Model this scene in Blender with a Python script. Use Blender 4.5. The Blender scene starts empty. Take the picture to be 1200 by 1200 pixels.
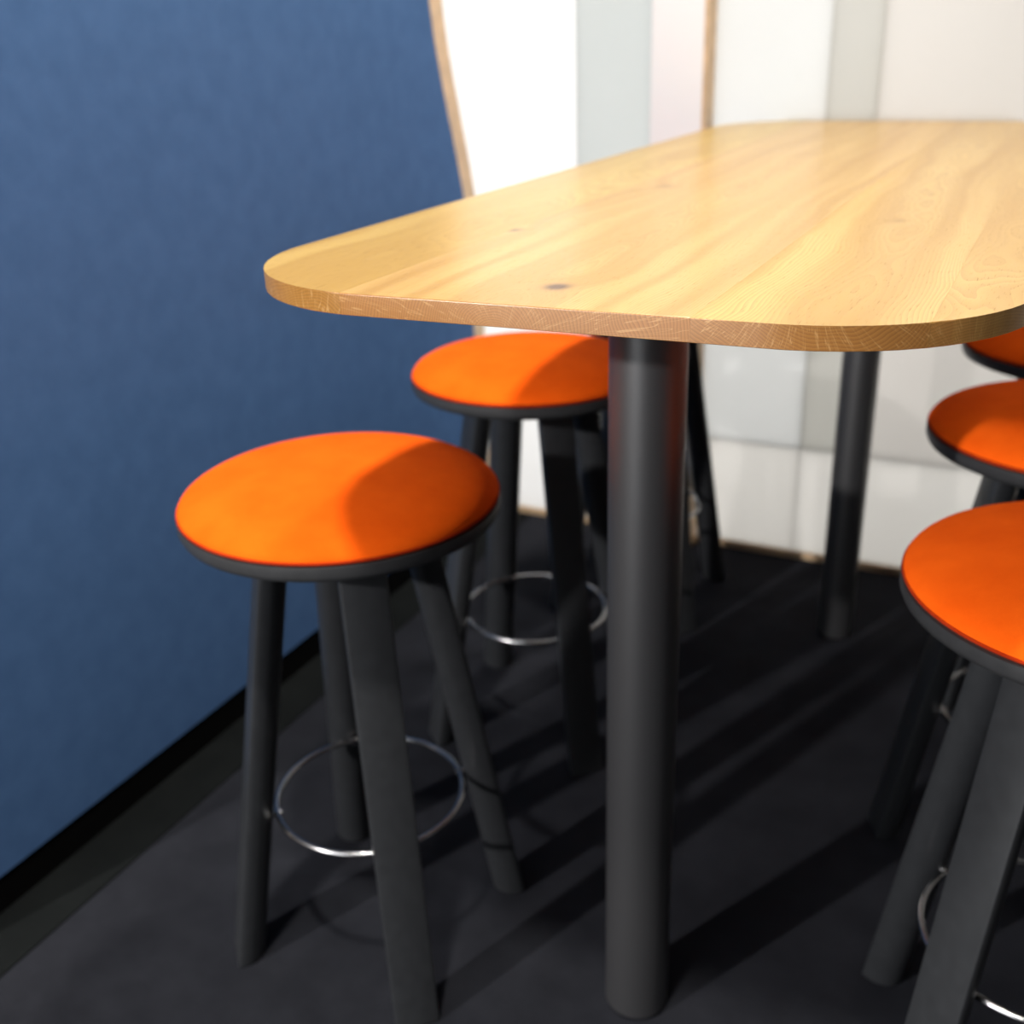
import bpy, bmesh, math
from mathutils import Vector, Matrix

SC = bpy.context.scene
COL = SC.collection
PI = math.pi
H = 1.30                       # height of the camera above the floor, metres

# ------------------------------------------------------------------ camera
cam_d = bpy.data.cameras.new('camera')
cam = bpy.data.objects.new('camera', cam_d)
COL.objects.link(cam)
cam_d.sensor_width = 36
cam_d.lens = 36 * 1285 / 1200
cam_d.clip_start = 0.05
RIGHT = Vector((0.89701, 0.44091, -0.03106))
DOWN = Vector((0.15060, -0.37096, -0.91636))
FWD = Vector((-0.41555, 0.81731, -0.39916))
m = Matrix.Identity(4)
for i, v in enumerate((RIGHT, -DOWN, -FWD)):
    v = v.normalized()
    for k in range(3):
        m[k][i] = v[k]
m.translation = (0, 0, H)
cam.matrix_world = m
cam_d.dof.use_dof = True
cam_d.dof.focus_distance = 0.86
cam_d.dof.aperture_fstop = 4.6
SC.camera = cam

# ------------------------------------------------------------------ exposure
SC.view_settings.view_transform = 'Standard'
SC.view_settings.look = 'None'
SC.view_settings.exposure = -0.3
SC.view_settings.gamma = 1.0
SC.view_settings.use_curve_mapping = False

# ------------------------------------------------------------------ ambient light of the open office
w = bpy.data.worlds.new('world')
SC.world = w
w.use_nodes = True
w.node_tree.nodes['Background'].inputs[0].default_value = (1.0, 0.98, 0.96, 1)
w.node_tree.nodes['Background'].inputs[1].default_value = 0.07

# ------------------------------------------------------------------ lamps
def spot(name, loc, target, power, size, angle, blend, col=(1, 0.95, 0.88)):
    d = bpy.data.lights.new(name, 'SPOT')
    d.energy = power
    d.color = col
    d.shadow_soft_size = size
    d.spot_size = math.radians(angle)
    d.spot_blend = blend
    o = bpy.data.objects.new(name, d)
    COL.objects.link(o)
    o.location = loc
    o.rotation_euler = (Vector(target) - Vector(loc)).to_track_quat('-Z', 'Y').to_euler()
    return o

TX = -0.289 * H                # centre line of the table
spot('ceiling_spot', (-0.375 * H, -0.02 * H, 3.3), (-0.40 * H, 0.75 * H, 0.9), 455, 0.10, 150, 0.6)
spot('ceiling_spot', (-0.375 * H, 1.55 * H, 3.3), (-0.40 * H, 1.5 * H, 0.9), 190, 0.10, 150, 0.6)
# room lamp behind the camera on the left
base = Vector((-0.45 * H, 1.05 * H, 0))
spot('track_spot', base + Vector((-0.420, -0.907, 0.526)) * 4.4, base, 1150, 0.06, 34, 0.4, (1, 0.96, 0.93))

def panel_light(name, loc, target, power, sx, sy, col=(1, 0.98, 0.95)):
    d = bpy.data.lights.new(name, 'AREA')
    d.shape = 'RECTANGLE'
    d.size, d.size_y = sx, sy
    d.energy = power
    d.color = col
    o = bpy.data.objects.new(name, d)
    COL.objects.link(o)
    o.location = loc
    o.rotation_euler = (Vector(target) - Vector(loc)).to_track_quat('-Z', 'Y').to_euler()
    return o

# lit room behind the frosted back wall, then two added fill lights
panel_light('next_room_light', (-0.9, 4.3, 1.3), (-0.9, 2.0, 1.3), 120, 3.0, 2.4)
panel_light('blue_wall_fill', (0.75, 1.1, 3.0), (-1.2, 1.5, 0.9), 18, 1.3, 1.3)  # added soft fill to brighten the blue wall
panel_light('post_highlight_fill', (-1.1, -1.7, 1.15), (-0.4, 1.2, 1.15), 36, 1.2, 2.2, (0.95, 0.97, 1.0))  # added area light behind the camera, gives the posts their highlight

# ------------------------------------------------------------------ material helpers
class NT:
    def __init__(s, name):
        s.mat = bpy.data.materials.new(name)
        s.mat.use_nodes = True
        s.t = s.mat.node_tree
        s.b = s.t.nodes['Principled BSDF']
    def n(s, typ, **kw):
        o = s.t.nodes.new(typ)
        for k, v in kw.items():
            setattr(o, k, v)
        return o
    def put(s, inp, v):
        if isinstance(v, bpy.types.NodeSocket):
            s.t.links.new(v, inp)
        elif isinstance(v, (tuple, list)) and inp.type == 'RGBA' and len(v) == 3:
            inp.default_value = (*v, 1)
        else:
            inp.default_value = v
    def math(s, op, a, b=0.0, c=None):
        o = s.n('ShaderNodeMath', operation=op)
        s.put(o.inputs[0], a)
        s.put(o.inputs[1], b)
        if c is not None:
            s.put(o.inputs[2], c)
        return o.outputs[0]
    def mix(s, f, a, b, blend='MIX'):
        o = s.n('ShaderNodeMix', data_type='RGBA', blend_type=blend)
        s.put(o.inputs[0], f)
        s.put(o.inputs[6], a)
        s.put(o.inputs[7], b)
        return o.outputs[2]
    def ramp(s, f, stops):
        o = s.n('ShaderNodeMapRange')
        s.put(o.inputs[0], f)
        o.inputs[1].default_value, o.inputs[2].default_value = stops[0]
        o.inputs[3].default_value, o.inputs[4].default_value = stops[1]
        return o.outputs[0]
    def noise(s, vec, scale, detail=3, rough=0.55):
        o = s.n('ShaderNodeTexNoise')
        s.put(o.inputs['Vector'], vec)
        o.inputs['Scale'].default_value = scale
        o.inputs['Detail'].default_value = detail
        o.inputs['Roughness'].default_value = rough
        return o.outputs[0]
    def comb(s, x, y, z):
        o = s.n('ShaderNodeCombineXYZ')
        for i, v in enumerate((x, y, z)):
            s.put(o.inputs[i], v)
        return o.outputs[0]
    def obj(s):
        return s.n('ShaderNodeTexCoord').outputs['Object']
    def xyz(s, v):
        o = s.n('ShaderNodeSeparateXYZ')
        s.put(o.inputs[0], v)
        return o.outputs
    def bump(s, h, strength, dist):
        o = s.n('ShaderNodeBump')
        s.put(o.inputs['Height'], h)
        o.inputs['Strength'].default_value = strength
        o.inputs['Distance'].default_value = dist
        s.t.links.new(o.outputs[0], s.b.inputs['Normal'])
    def set(s, **kw):
        for k, v in kw.items():
            s.put(s.b.inputs[k.replace('_', ' ')], v)
        return s.mat


def plain(name, col, rough=0.5, metal=0.0, var=0.08, scale=40.0, bump=0.0, spec=0.5):
    t = NT(name)
    nz = t.noise(t.obj(), scale)
    c = t.mix(t.ramp(nz, ((0.3, 0.7), (0, 1))), tuple(v * (1 - var) for v in col), tuple(min(1, v * (1 + var)) for v in col))
    if bump:
        t.bump(t.noise(t.obj(), scale * 8, 2), bump, 0.001)
    return t.set(Base_Color=c, Roughness=rough, Metallic=metal, Specular_IOR_Level=spec)


def felt(name, a, b, scale, sheen=0.3, bump=0.35, tint=None):
    t = NT(name)
    o = t.obj()
    cl = t.noise(o, scale, 4, 0.6)
    fine = t.noise(o, scale * 70, 2, 0.6)
    f = t.math('ADD', t.math('MULTIPLY', cl, 0.65), t.math('MULTIPLY', fine, 0.35))
    c = t.mix(t.ramp(f, ((0.38, 0.62), (0, 1))), a, b)
    t.bump(t.noise(o, scale * 110, 2), bump, 0.0012)
    t.set(Base_Color=c, Roughness=1.0, Specular_IOR_Level=0.03)
    t.b.inputs['Sheen Weight'].default_value = sheen
    t.b.inputs['Sheen Roughness'].default_value = 0.5
    t.put(t.b.inputs['Sheen Tint'], tint or b)
    return t.mat


def carpet(name, a, b):
    t = NT(name)
    o = t.obj()
    cl = t.noise(o, 9, 4, 0.65)
    fine = t.noise(o, 420, 2, 0.7)
    c = t.mix(t.ramp(t.math('ADD', t.math('MULTIPLY', cl, 0.5), t.math('MULTIPLY', fine, 0.5)), ((0.38, 0.62), (0, 1))), a, b)
    t.bump(t.noise(o, 520, 2), 0.6, 0.003)
    return t.set(Base_Color=c, Roughness=1.0, Specular_IOR_Level=0.05)


def oak(name, pith, tint=(1, 1, 1), knots=(), seed=0.0):
    """solid oak: growth rings round a pith line, medullary rays, end grain darker, knots"""
    t = NT(name)
    o = t.obj()
    x, y, z = t.xyz(o)
    # slow warps along the board make cathedral figure on the face
    wv = t.comb(t.math('MULTIPLY_ADD', x, 5.0, seed), t.math('MULTIPLY', y, 1.7), t.math('MULTIPLY', z, 5.0))
    w1 = t.math('SUBTRACT', t.noise(wv, 1.0, 3, 0.5), 0.5)
    wv2 = t.comb(t.math('MULTIPLY_ADD', x, 9.0, seed + 7), t.math('MULTIPLY', y, 3.2), t.math('MULTIPLY', z, 9.0))
    w2 = t.math('SUBTRACT', t.noise(wv2, 1.0, 2, 0.5), 0.5)
    dx = t.math('ADD', t.math('SUBTRACT', x, pith[0]), t.math('MULTIPLY', w1, 0.085))
    dz = t.math('ADD', t.math('SUBTRACT', z, pith[1]), t.math('MULTIPLY', w2, 0.05))
    r = t.math('SQRT', t.math('ADD', t.math('MULTIPLY', dx, dx), t.math('MULTIPLY', dz, dz)))
    dark = None
    for kx, ky, kr, ka in knots:
        ex = t.math('DIVIDE', t.math('SUBTRACT', x, kx), kr)
        ey = t.math('DIVIDE', t.math('SUBTRACT', y, ky), kr * 1.15)
        d2 = t.math('ADD', t.math('MULTIPLY', ex, ex), t.math('MULTIPLY', ey, ey))
        r = t.math('ADD', r, t.math('MULTIPLY', t.math('EXPONENT', t.math('MULTIPLY', d2, -0.10)), kr * 1.6))
        g = t.math('MULTIPLY', t.math('EXPONENT', t.math('MULTIPLY', d2, -1.0)), ka)
        dark = g if dark is None else t.math('MAXIMUM', dark, g)
    jit = t.noise(t.comb(t.math('MULTIPLY', x, 60), t.math('MULTIPLY', y, 6), t.math('MULTIPLY', z, 60)), 1.0, 2)
    ph = t.math('FRACT', t.math('ADD', t.math('MULTIPLY', r, 380.0), t.math('MULTIPLY', jit, 1.2)))
    ring = t.math('POWER', ph, 1.6)
    broad = t.noise(t.comb(t.math('MULTIPLY_ADD', r, 45.0, seed), t.math('MULTIPLY', y, 0.8), 0.0), 1.0, 2)
    # pores: short dark dashes along the board
    pores = t.noise(t.comb(t.math('MULTIPLY', x, 900), t.math('MULTIPLY', y, 45), t.math('MULTIPLY', z, 900)), 1.0, 2, 0.6)
    porem = t.math('MULTIPLY', t.ramp(pores, ((0.60, 0.72), (0, 1))), t.ramp(ph, ((0.3, 1.0), (0.25, 1.0))))
    # medullary rays: thin pale radial lines
    ang = t.math('ARCTAN2', t.math('SUBTRACT', z, pith[1]), t.math('ADD', t.math('SUBTRACT', x, pith[0]), t.math('MULTIPLY', w1, 0.03)))
    rays = t.noise(t.comb(t.math('MULTIPLY', ang, 34.0), t.math('MULTIPLY', r, 22.0), t.math('MULTIPLY', y, 30)), 1.0, 1)
    raym = t.ramp(t.math('ABSOLUTE', t.math('SUBTRACT', rays, 0.5)), ((0.0, 0.022), (1, 0)))
    nrm = t.n('ShaderNodeNewGeometry').outputs['True Normal']
    nx, ny, nz = t.xyz(nrm)
    endg = t.ramp(t.math('ABSOLUTE', ny), ((0.15, 0.8), (0, 1)))
    face = t.mix(t.math('MULTIPLY', ring, 0.7), tuple(a * b for a, b in zip((0.510, 0.330, 0.102), tint)), tuple(a * b for a, b in zip((0.295, 0.160, 0.038), tint)))
    face = t.mix(t.ramp(broad, ((0.38, 0.64), (0, 0.95))), face, tuple(a * b for a, b in zip((0.365, 0.204, 0.046), tint)))
    face = t.mix(t.math('MULTIPLY', porem, 0.75), face, (0.18, 0.095, 0.03))
    end = t.mix(t.math('MULTIPLY', ring, 0.75), tuple(a * b for a, b in zip((0.270, 0.123, 0.033), tint)), tuple(a * b for a, b in zip((0.150, 0.063, 0.017), tint)))
    end = t.mix(t.math('MULTIPLY', raym, 0.6), end, (0.45, 0.27, 0.11))
    c = t.mix(endg, face, end)
    if dark is not None:
        c = t.mix(t.math('MINIMUM', dark, 0.9), c, (0.075, 0.032, 0.013))
    t.bump(t.math('ADD', t.math('MULTIPLY', ring, -0.5), t.math('MULTIPLY', porem, -1.0)), 0.12, 0.0006)
    rough = t.math('ADD', 0.30, t.math('MULTIPLY', porem, 0.2))
    return t.set(Base_Color=c, Roughness=rough, Specular_IOR_Level=0.5)

def frosted(name, col, thru=0.86):
    """frosted white glass: scatters light from both sides, faint gloss"""
    t = NT(name)
    c = t.mix(t.ramp(t.noise(t.obj(), 2.5), ((0.35, 0.65), (0, 1))), tuple(v * 0.985 for v in col), col)
    df, tr, gl = (t.n('ShaderNodeBsdf' + k) for k in ('Diffuse', 'Translucent', 'Anisotropic'))
    mx, mg = t.n('ShaderNodeMixShader'), t.n('ShaderNodeMixShader')
    t.put(df.inputs[0], c)
    t.put(tr.inputs[0], c)
    gl.inputs['Roughness'].default_value = 0.25
    mx.inputs[0].default_value = thru
    mg.inputs[0].default_value = 0.04
    L = t.t.links
    L.new(df.outputs[0], mx.inputs[1])
    L.new(tr.outputs[0], mx.inputs[2])
    L.new(mx.outputs[0], mg.inputs[1])
    L.new(gl.outputs[0], mg.inputs[2])
    L.new(mg.outputs[0], t.t.nodes['Material Output'].inputs[0])
    t.t.nodes.remove(t.b)
    return t.mat

M_ORANGE = felt('orange_felt', (0.76, 0.092, 0.0040), (0.86, 0.118, 0.006), 14, 0.0, 0.35, (1.0, 0.62, 0.36))
M_PIPING = felt('deep_red_piping', (0.30, 0.020, 0.004), (0.36, 0.030, 0.006), 40, 0.0)
M_BLUE = felt('blue_felt', (0.059, 0.122, 0.260), (0.071, 0.143, 0.300), 22, 0.1)
M_BLACK_LACQUER = plain('black_lacquered_wood', (0.021, 0.0225, 0.025), 0.36, 0, 0.1, 60, 0.04)
M_BLACK_PLATE = plain('black_seat_board', (0.030, 0.031, 0.033), 0.45, 0, 0.1, 60)
M_BLACK_STEEL = plain('black_powder_coated_steel', (0.026, 0.026, 0.028), 0.42, 0.0, 0.06, 300, 0.08, 1.0)
M_CHROME = plain('brushed_steel', (0.40, 0.40, 0.41), 0.24, 1.0, 0.05, 30)
M_FELT_PAD = plain('black_felt_glide', (0.010, 0.010, 0.010), 0.9)
M_CARPET = carpet('charcoal_carpet', (0.0122, 0.0130, 0.0165), (0.0215, 0.0227, 0.0282))
M_WALL_SHADOW = carpet('wall_shadow_colour', (0.0055, 0.0064, 0.0066), (0.0095, 0.0108, 0.0108))  # shadow beside the blue wall, put in as a darker carpet colour
M_PLINTH = plain('black_plinth', (0.0015, 0.0015, 0.0016), 1.0, spec=0.05)
M_OFFWHITE = plain('warm_white_panel', (0.76, 0.76, 0.765), 0.35, 0, 0.01, 3)
M_WHITE = frosted('white_frosted_glass', (0.90, 0.90, 0.90))
M_GLASSGREY = frosted('pale_grey_frosted_glass', (0.66, 0.68, 0.675))
M_COOLWHITE = frosted('cool_white_frosted_glass', (0.735, 0.74, 0.735))
M_GREIGE = frosted('grey_beige_frosted_glass', (0.63, 0.625, 0.60))
M_PALE = frosted('pale_frosted_glass', (0.70, 0.685, 0.665))
M_LOW = frosted('low_white_frosted_glass', (0.78, 0.77, 0.75))
M_OAK_EDGE = plain('plain_oak_edging', (0.58, 0.41, 0.25), 0.5, 0, 0.15, 25)

# ------------------------------------------------------------------ geometry helpers
def finish(name, bm, mat, parent=None, smooth=None):
    bmesh.ops.recalc_face_normals(bm, faces=bm.faces)
    me = bpy.data.meshes.new(name)
    bm.to_mesh(me)
    bm.free()
    me.materials.append(mat)
    if smooth:
        for p in me.polygons:
            p.use_smooth = True
        me.set_sharp_from_angle(angle=math.radians(smooth))
    o = bpy.data.objects.new(name, me)
    COL.objects.link(o)
    if parent:
        o.parent = parent
    return o


def bevel(bm, w, seg=2, ang=30):
    es = [e for e in bm.edges if len(e.link_faces) == 2 and e.calc_face_angle(0) > math.radians(ang)]
    bmesh.ops.bevel(bm, geom=es, offset=w, segments=seg, affect='EDGES', profile=0.5, clamp_overlap=True)


def box(bm, lo, hi):
    r = bmesh.ops.create_cube(bm, size=1)
    for v in r['verts']:
        v.co = Vector([lo[k] + (v.co[k] + 0.5) * (hi[k] - lo[k]) for k in range(3)])


def lathe(bm, prof, n=64):
    rings = []
    for r, z in prof:
        if r < 1e-6:
            rings.append([bm.verts.new((0, 0, z))])
        else:
            rings.append([bm.verts.new((r * math.cos(2 * PI * i / n), r * math.sin(2 * PI * i / n), z)) for i in range(n)])
    for a, b in zip(rings, rings[1:]):
        for i in range(n):
            j = (i + 1) % n
            q = [a[i % len(a)], a[j % len(a)], b[j % len(b)], b[i % len(b)]]
            q = list(dict.fromkeys(q))
            if len(q) > 2:
                bm.faces.new(q)


def torus(bm, R, r, z, n=72, k=10):
    vs = [[bm.verts.new(((R + r * math.cos(2 * PI * j / k)) * math.cos(2 * PI * i / n), (R + r * math.cos(2 * PI * j / k)) * math.sin(2 * PI * i / n), z + r * math.sin(2 * PI * j / k))) for j in range(k)] for i in range(n)]
    for i in range(n):
        for j in range(k):
            bm.faces.new((vs[i][j], vs[(i + 1) % n][j], vs[(i + 1) % n][(j + 1) % k], vs[i][(j + 1) % k]))


def prism(bm, sections):
    """skin closed loops of equal length, cap both ends"""
    L = [[bm.verts.new(p) for p in s] for s in sections]
    n = len(L[0])
    for a, b in zip(L, L[1:]):
        for i in range(n):
            bm.faces.new((a[i], a[(i + 1) % n], b[(i + 1) % n], b[i]))
    bm.faces.new(list(reversed(L[0])))
    bm.faces.new(L[-1])


def empty(name, loc, rz=0.0, label=None, cat=None, group=None):
    o = bpy.data.objects.new(name, None)
    COL.objects.link(o)
    o.location = loc
    o.rotation_euler = (0, 0, rz)
    o.empty_display_size = 0.1
    if label:
        o['label'] = label
    if cat:
        o['category'] = cat
    if group:
        o['group'] = group
    return o


def struct(o, label, cat):
    o['kind'] = 'structure'
    o['label'] = label
    o['category'] = cat
    return o

# ------------------------------------------------------------------ setting: floor
bm = bmesh.new()
box(bm, (-2.2, -1.2, -0.05), (2.4, 3.2, 0))
struct(finish('floor', bm, M_CARPET), 'charcoal grey carpet floor under the table and stools', 'floor')

# ------------------------------------------------------------------ setting: blue padded wall on the left
WX = -1.075 * H
def outline(bulge_far, bulge_near, grow):
    """outline of the padded side wall in (y, z): both ends lean in towards the top"""
    def ss(z):
        t = min(1, max(0, (z / H - 0.58) / 0.54))
        return t * t * (3 - 2 * t)
    z0, z1, n = 0.054 * H - grow * 0.4, 1.62 * H + grow, 28
    zs = [z0 + (z1 - z0) * i / n for i in range(n + 1)]
    far = [((1.968 - bulge_far * ss(z)) * H + grow, z) for z in zs]
    near = [((0.60 + bulge_near * ss(z)) * H - grow, z) for z in zs]
    return far + near[::-1]

def slab(o2, x0, x1):
    b = bmesh.new()
    prism(b, [[(x0, y, z) for y, z in o2], [(x1, y, z) for y, z in o2]])
    return b

bm = slab(outline(0.115, 0.26, 0.0), WX - 0.012, WX)
bevel(bm, 0.005, 3, 40)
wl = finish('wall_left', bm, M_BLUE, None, 40)
struct(wl, 'blue felt padded side wall with curved end beside the left stools', 'wall')
bm = slab(outline(0.115, 0.26, 0.082), WX - 0.034, WX - 0.012)
finish('edge_board', bm, M_OAK_EDGE, wl)['label'] = 'pale oak edge board showing behind the blue felt'
bm = bmesh.new()
box(bm, (WX - 0.06, 0.60 * H, 0), (WX - 0.004, 1.97 * H, 0.054 * H))
struct(finish('baseboard_left', bm, M_PLINTH), 'black plinth under the blue padded wall', 'baseboard')
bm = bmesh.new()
box(bm, (WX - 0.004, 0.30 * H, 0), (-0.995 * H, 2.05 * H, 0.003))  # thin dark strip standing in for the shadow along the wall
struct(finish('wall_shadow_strip', bm, M_WALL_SHADOW), 'near black strip on the carpet, painted shadow along the blue wall', 'painted shadow')

# ------------------------------------------------------------------ setting: white back wall of panels
BY = 2.06 * H
wb = struct(empty('wall_back', (0, BY, 0)), 'white frosted glass back wall of tall panels behind the table', 'wall')
ZS = 0.235 * H                 # seam above the low bottom panels
def wpanel(x0, x1, z0, z1, mat, label=None, name='panel'):
    b = bmesh.new()
    box(b, (x0 * H + 0.0003, 0, z0), (x1 * H - 0.0003, 0.010, z1))
    bevel(b, 0.0006, 1)
    o = finish(name, b, mat, wb)
    if label:
        o['label'] = label
    return o
wpanel(-1.6, -0.880, 0.018, 2.9, M_WHITE, 'bright white tall panel beside the blue wall')
wpanel(-0.880, -0.717, ZS, 2.9, M_GLASSGREY, 'pale grey tall panel')
wpanel(-0.880, -0.717, 0.018, ZS, M_WHITE)
wpanel(-0.610, -0.408, ZS, 2.9, M_COOLWHITE, 'cool white tall panel')
wpanel(-0.610, -0.408, 0.018, ZS, M_LOW)
wpanel(-0.408, -0.322, ZS, 2.9, M_GREIGE, 'narrow grey beige tall panel')
wpanel(-0.408, -0.322, 0.018, ZS, M_LOW)
wpanel(-0.322, 0.55, ZS, 2.9, M_PALE, 'wide pale grey white panel')
wpanel(-0.322, 0.55, 0.018, ZS, M_LOW)
wpanel(0.55, 1.6, 0.018, 2.9, M_PALE)

bm = bmesh.new()
box(bm, (-0.716 * H, BY - 0.055, 0), (-0.618 * H, BY + 0.012, 2.9))
bevel(bm, 0.002, 1)
tr = struct(finish('trim_2', bm, M_OFFWHITE), 'warm white post standing proud of the back wall', 'wall post')
bm = bmesh.new()
box(bm, (-0.618 * H, BY - 0.057, 0), (-0.611 * H, BY + 0.012, 2.9))
finish('edge_strip', bm, M_OAK_EDGE, tr)['label'] = 'thin oak edging strip'
bm = bmesh.new()
box(bm, (-1.6 * H, BY - 0.007, 0), (1.6 * H, BY + 0.012, 0.017))
struct(finish('baseboard_back', bm, M_OAK_EDGE), 'thin oak strip along the foot of the white back wall', 'baseboard')

# ------------------------------------------------------------------ table
TZ = (1 - 0.1555) * H          # top of the tabletop
TT = 0.0195                    # thickness
U = 0.1555 * H
CY = 1.33 * H                  # middle of the table
table = empty('high_table', (TX, CY, 0), 0, 'high oak table with rounded corners on two black round posts', 'table')

def arc_corner(cx, cy, r, a0, a1, n=14):
    return [(cx + r * math.cos(a0 + (a1 - a0) * i / n), cy + r * math.sin(a0 + (a1 - a0) * i / n)) for i in range(n + 1)]

XL, XR = -3.66 * U - TX, -0.05 * U - TX
YF = 13.33 * U - CY
YNL, YNR = 3.865 * U - CY, 3.985 * U - CY
R = 0.92 * U
def near_y(x):
    return YNL + (YNR - YNL) * (x - XL) / (XR - XL)
contour = []
contour += arc_corner(XL + R, near_y(XL + R) + R, R, PI, 1.5 * PI)
contour += arc_corner(XR - R, near_y(XR - R) + R, R, 1.5 * PI, 2 * PI)
contour += arc_corner(XR - R, YF - R, R, 0, 0.5 * PI)
contour += arc_corner(XL + R, YF - R, R, 0.5 * PI, PI)

def clip(poly, xcut, keep_right):
    out = []
    n = len(poly)
    for i in range(n):
        a, b = poly[i], poly[(i + 1) % n]
        ina = (a[0] >= xcut) == keep_right
        inb = (b[0] >= xcut) == keep_right
        if ina:
            out.append(a)
        if ina != inb:
            t = (xcut - a[0]) / (b[0] - a[0])
            out.append((xcut, a[1] + t * (b[1] - a[1])))
    res = []
    for p in out:
        if not res or (p[0] - res[-1][0]) ** 2 + (p[1] - res[-1][1]) ** 2 > 1e-9:
            res.append(p)
    return res

def kn(px, py, r, a):
    return (px * H - TX, py * H - CY, r, a)
cuts = [XL - 1, -2.785 * U - TX, -1.225 * U - TX, -0.39 * U - TX, XR + 1]
zt = TZ
PLANKS = [((-3.0 * U - TX, zt - 0.11), (1.02, 1.06, 0.90), (), 1.0),
          ((-1.98 * U - TX, zt - 0.034), (1.05, 1.03, 1.02), (kn(-0.300, 0.668, 0.0105, 1.25), kn(-0.430, 0.868, 0.010, 0.85), kn(-0.395, 1.17, 0.014, 0.4)), 4.3),
          ((-0.80 * U - TX, zt + 0.055), (1.0, 1.0, 1.0), (kn(-0.215, 1.33, 0.014, 0.35), kn(-0.13, 1.00, 0.008, 0.25)), 8.1),
          ((-0.20 * U - TX, zt - 0.06), (1.01, 1.01, 1.0), (), 12.6)]
for i, (pith, tint, knots, seed) in enumerate(PLANKS):
    poly = contour
    if i > 0:
        poly = clip(poly, cuts[i] + 0.00004, True)
    if i < len(PLANKS) - 1:
        poly = clip(poly, cuts[i + 1] - 0.00004, False)
    b = bmesh.new()
    prism(b, [[(x, y, zt - TT) for x, y in poly], [(x, y, zt) for x, y in poly]])
    # soften the outer arris only, the glue joints stay tight
    es = []
    for e in b.edges:
        if len(e.link_faces) == 2 and abs(e.verts[0].co.z - e.verts[1].co.z) < 1e-6:
            mx = [v.co.x for v in e.verts]
            if not any(abs(mx[0] - (c + s * 0.00004)) < 1e-5 and abs(mx[1] - mx[0]) < 1e-6 for c in cuts for s in (-1, 1)):
                es.append(e)
    top = [e for e in es if e.verts[0].co.z > zt - TT / 2]
    low = [e for e in es if e.verts[0].co.z < zt - TT / 2]
    bmesh.ops.bevel(b, geom=top, offset=0.0014, segments=3, affect='EDGES', profile=0.5, clamp_overlap=True)
    low = [e for e in low if e.is_valid]
    bmesh.ops.bevel(b, geom=low, offset=0.0005, segments=1, affect='EDGES', profile=0.5, clamp_overlap=True)
    finish('plank', b, oak('oak_board', pith, tint, knots, seed), table, 35)

def post(px, py, r):
    b = bmesh.new()
    x, y = px * H - TX, py * H - CY
    lathe(b, [(0, 0.004), (r - 0.003, 0.004), (r, 0.007), (r, TZ - TT - 0.010), (r - 0.001, TZ - TT - 0.0095), (0, TZ - TT - 0.0095)], 64)
    bmesh.ops.translate(b, verts=b.verts, vec=(x, y, 0))
    p = finish('leg', b, M_BLACK_STEEL, table, 40)
    b = bmesh.new()
    lathe(b, [(0, TZ - TT - 0.0095), (r + 0.0015, TZ - TT - 0.0095), (r + 0.0015, TZ - TT - 0.0002), (0, TZ - TT - 0.0002)], 64)
    bmesh.ops.translate(b, verts=b.verts, vec=(x, y, 0))
    finish('mounting_plate', b, M_BLACK_PLATE, p, 40)
    b = bmesh.new()
    lathe(b, [(0, 0), (r - 0.006, 0), (r - 0.006, 0.004), (0, 0.004)], 48)
    bmesh.ops.translate(b, verts=b.verts, vec=(x, y, 0))
    finish('foot_glide', b, M_FELT_PAD, p, 40)
post(-0.306, 0.87, 0.0445)
post(-0.266, 1.78, 0.0385)

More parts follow.
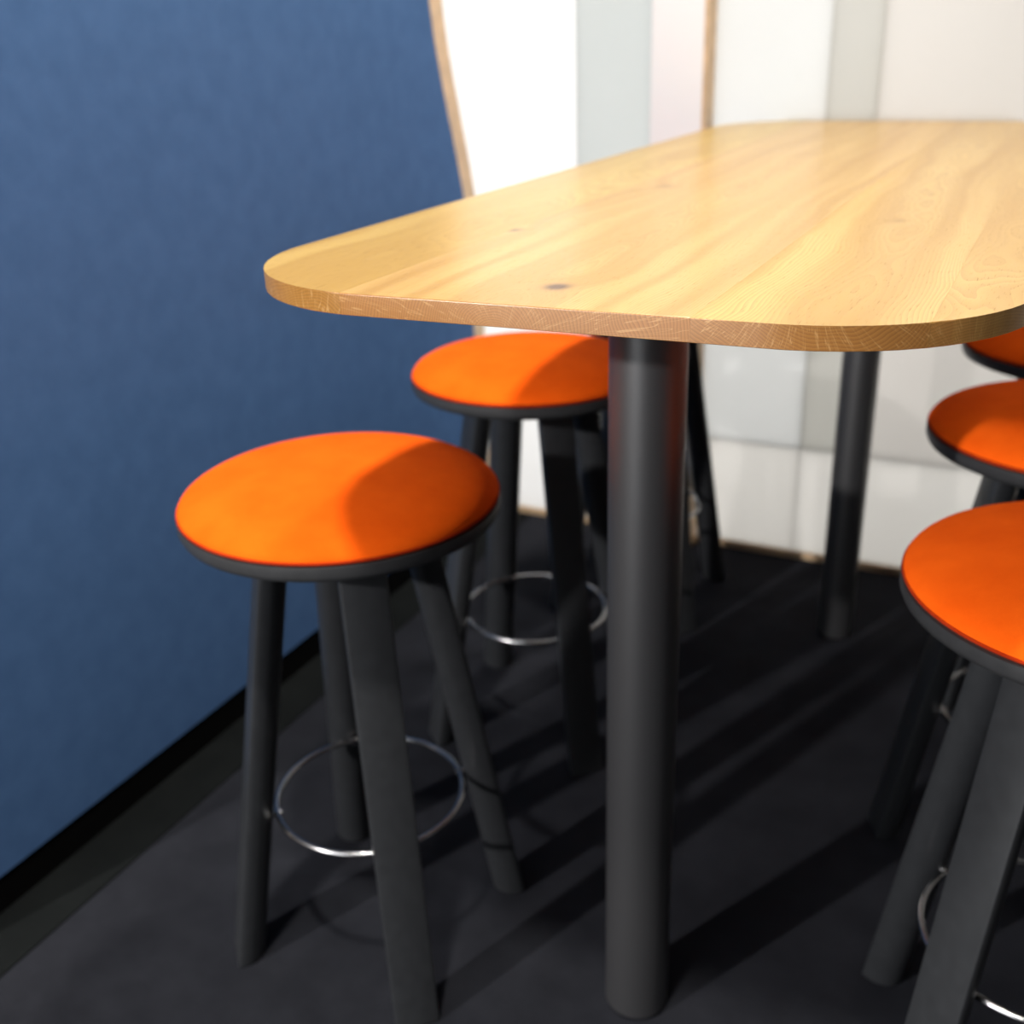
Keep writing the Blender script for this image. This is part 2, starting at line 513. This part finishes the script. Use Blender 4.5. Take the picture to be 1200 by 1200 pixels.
# ------------------------------------------------------------------ bar stools
SEAT_Z = 0.568 * H
SEAT_R = 0.1645 * H
DOME = 0.046
def make_stool():
    root = empty('bar_stool', (0, 0, 0))
    # cushion: shallow dome of felt
    b = bmesh.new()
    prof = [(0, SEAT_Z - 0.004), (SEAT_R - 0.004, SEAT_Z - 0.004), (SEAT_R, SEAT_Z)]
    for i in range(1, 21):
        t = math.sin(i / 20 * PI / 2)
        rr = SEAT_R * math.sqrt(max(0, 1 - t ** 2.1))
        prof.append((rr, SEAT_Z + DOME * t))
    prof[-1] = (0, SEAT_Z + DOME)
    lathe(b, prof, 96)
    cush = finish('seat_cushion', b, M_ORANGE, root, 60)
    b = bmesh.new()
    torus(b, SEAT_R - 0.0005, 0.0021, SEAT_Z + 0.0005, 96, 8)
    finish('piping', b, M_PIPING, cush, 180)['label'] = 'dark red piping round the cushion edge'
    b = bmesh.new()
    lathe(b, [(0, SEAT_Z - 0.026), (SEAT_R - 0.006, SEAT_Z - 0.026), (SEAT_R - 0.001, SEAT_Z - 0.0235), (SEAT_R + 0.002, SEAT_Z - 0.017), (SEAT_R + 0.002, SEAT_Z - 0.0045), (SEAT_R, SEAT_Z - 0.004), (0, SEAT_Z - 0.004)], 96)
    finish('seat_plate', b, M_BLACK_PLATE, root, 40)
    # legs: half round section, flat side outwards, splayed
    W, D = 0.0635, 0.044
    def section(c, d, z):
        o = Vector((d[0], d[1], 0))
        s = Vector((-d[1], d[0], 0))
        c = Vector((c[0], c[1], z))
        pts = []
        f = 0.004
        for (u, v) in ((-W / 2 + f, D / 2), (W / 2 - f, D / 2), (W / 2 - 0.0012, D / 2 - 0.0012), (W / 2, D / 2 - f)):
            pts.append(c + s * u + o * v)
        n = 12
        y0 = D / 2 - 0.010
        for i in range(n + 1):
            a = PI * i / n
            pts.append(c + s * (W / 2 * math.cos(a)) + o * (y0 - (D - 0.010) * math.sin(a)))
        pts.append(c + s * (-W / 2) + o * (D / 2 - f))
        pts.append(c + s * (-W / 2 + 0.0012) + o * (D / 2 - 0.0012))
        return pts
    TOPZ, FOOT = SEAT_Z - 0.026, 0.003
    rt, rf = 0.071 * H, 0.162 * H
    RZ, RR, RT = 0.19 * H, 0.108 * H, 0.0045
    for k in range(4):
        a = PI / 4 + k * PI / 2
        d = (math.cos(a), math.sin(a))
        b = bmesh.new()
        prism(b, [section((d[0] * rf, d[1] * rf), d, FOOT), section((d[0] * rt, d[1] * rt), d, TOPZ)])
        leg = finish('leg', b, M_BLACK_LACQUER, root, 35)
        b = bmesh.new()
        s0 = section((d[0] * rf, d[1] * rf), d, 0)
        cc = Vector((d[0] * rf, d[1] * rf, 0))
        s0 = [cc + (p - cc) * 0.85 for p in s0]
        prism(b, [s0, [p + Vector((0, 0, FOOT)) for p in s0]])
        finish('foot_glide', b, M_FELT_PAD, leg)
    b = bmesh.new()
    torus(b, RR, RT, RZ, 96, 12)
    ring = finish('foot_ring', b, M_CHROME, root, 180)
    for k in range(4):
        a = PI / 4 + k * PI / 2
        b = bmesh.new()
        r = bmesh.ops.create_cone(b, cap_ends=True, segments=14, radius1=0.0052, radius2=0.0052, depth=0.016)
        bmesh.ops.rotate(b, verts=b.verts, cent=(0, 0, 0), matrix=Matrix.Rotation(PI / 2, 3, 'Y'))
        bmesh.ops.translate(b, verts=b.verts, vec=(RR + 0.002, 0, RZ))
        bmesh.ops.rotate(b, verts=b.verts, cent=(0, 0, 0), matrix=Matrix.Rotation(a, 3, 'Z'))
        finish('bracket', b, M_CHROME, ring, 40)
    return root

def copy_tree(o, parent=None):
    c = o.copy()
    COL.objects.link(c)
    c.parent = parent
    for ch in list(o.children):
        copy_tree(ch, c)
    return c

STOOLS = [
    (-0.635, 0.858, 0, 'orange felt bar stool in front on the left, below the near left table corner'),
    (-0.647, 1.342, 4, 'orange felt bar stool in the middle of the row along the blue wall'),
    (-0.640, 1.790, 2, 'bar stool at the far end of the blue wall row, seat hidden by the tabletop'),
    (0.079, 0.930, 12, 'nearest orange-red bar stool on the right side of the table'),
    (0.050, 1.335, -23, 'middle bar stool of the right row, its seat partly in the table shadow'),
    (0.050, 1.735, 0, 'farthest bar stool of the right row, dark red seat under the table corner'),
]
proto = make_stool()
for i, (x, y, rot, label) in enumerate(STOOLS):
    s = proto if i == 0 else copy_tree(proto)
    s.location = (x * H, y * H, 0)
    s.rotation_euler = (0, 0, math.radians(rot))
    s['label'] = label
    s['category'] = 'stool'
    s['group'] = 'bar stools around the high table'
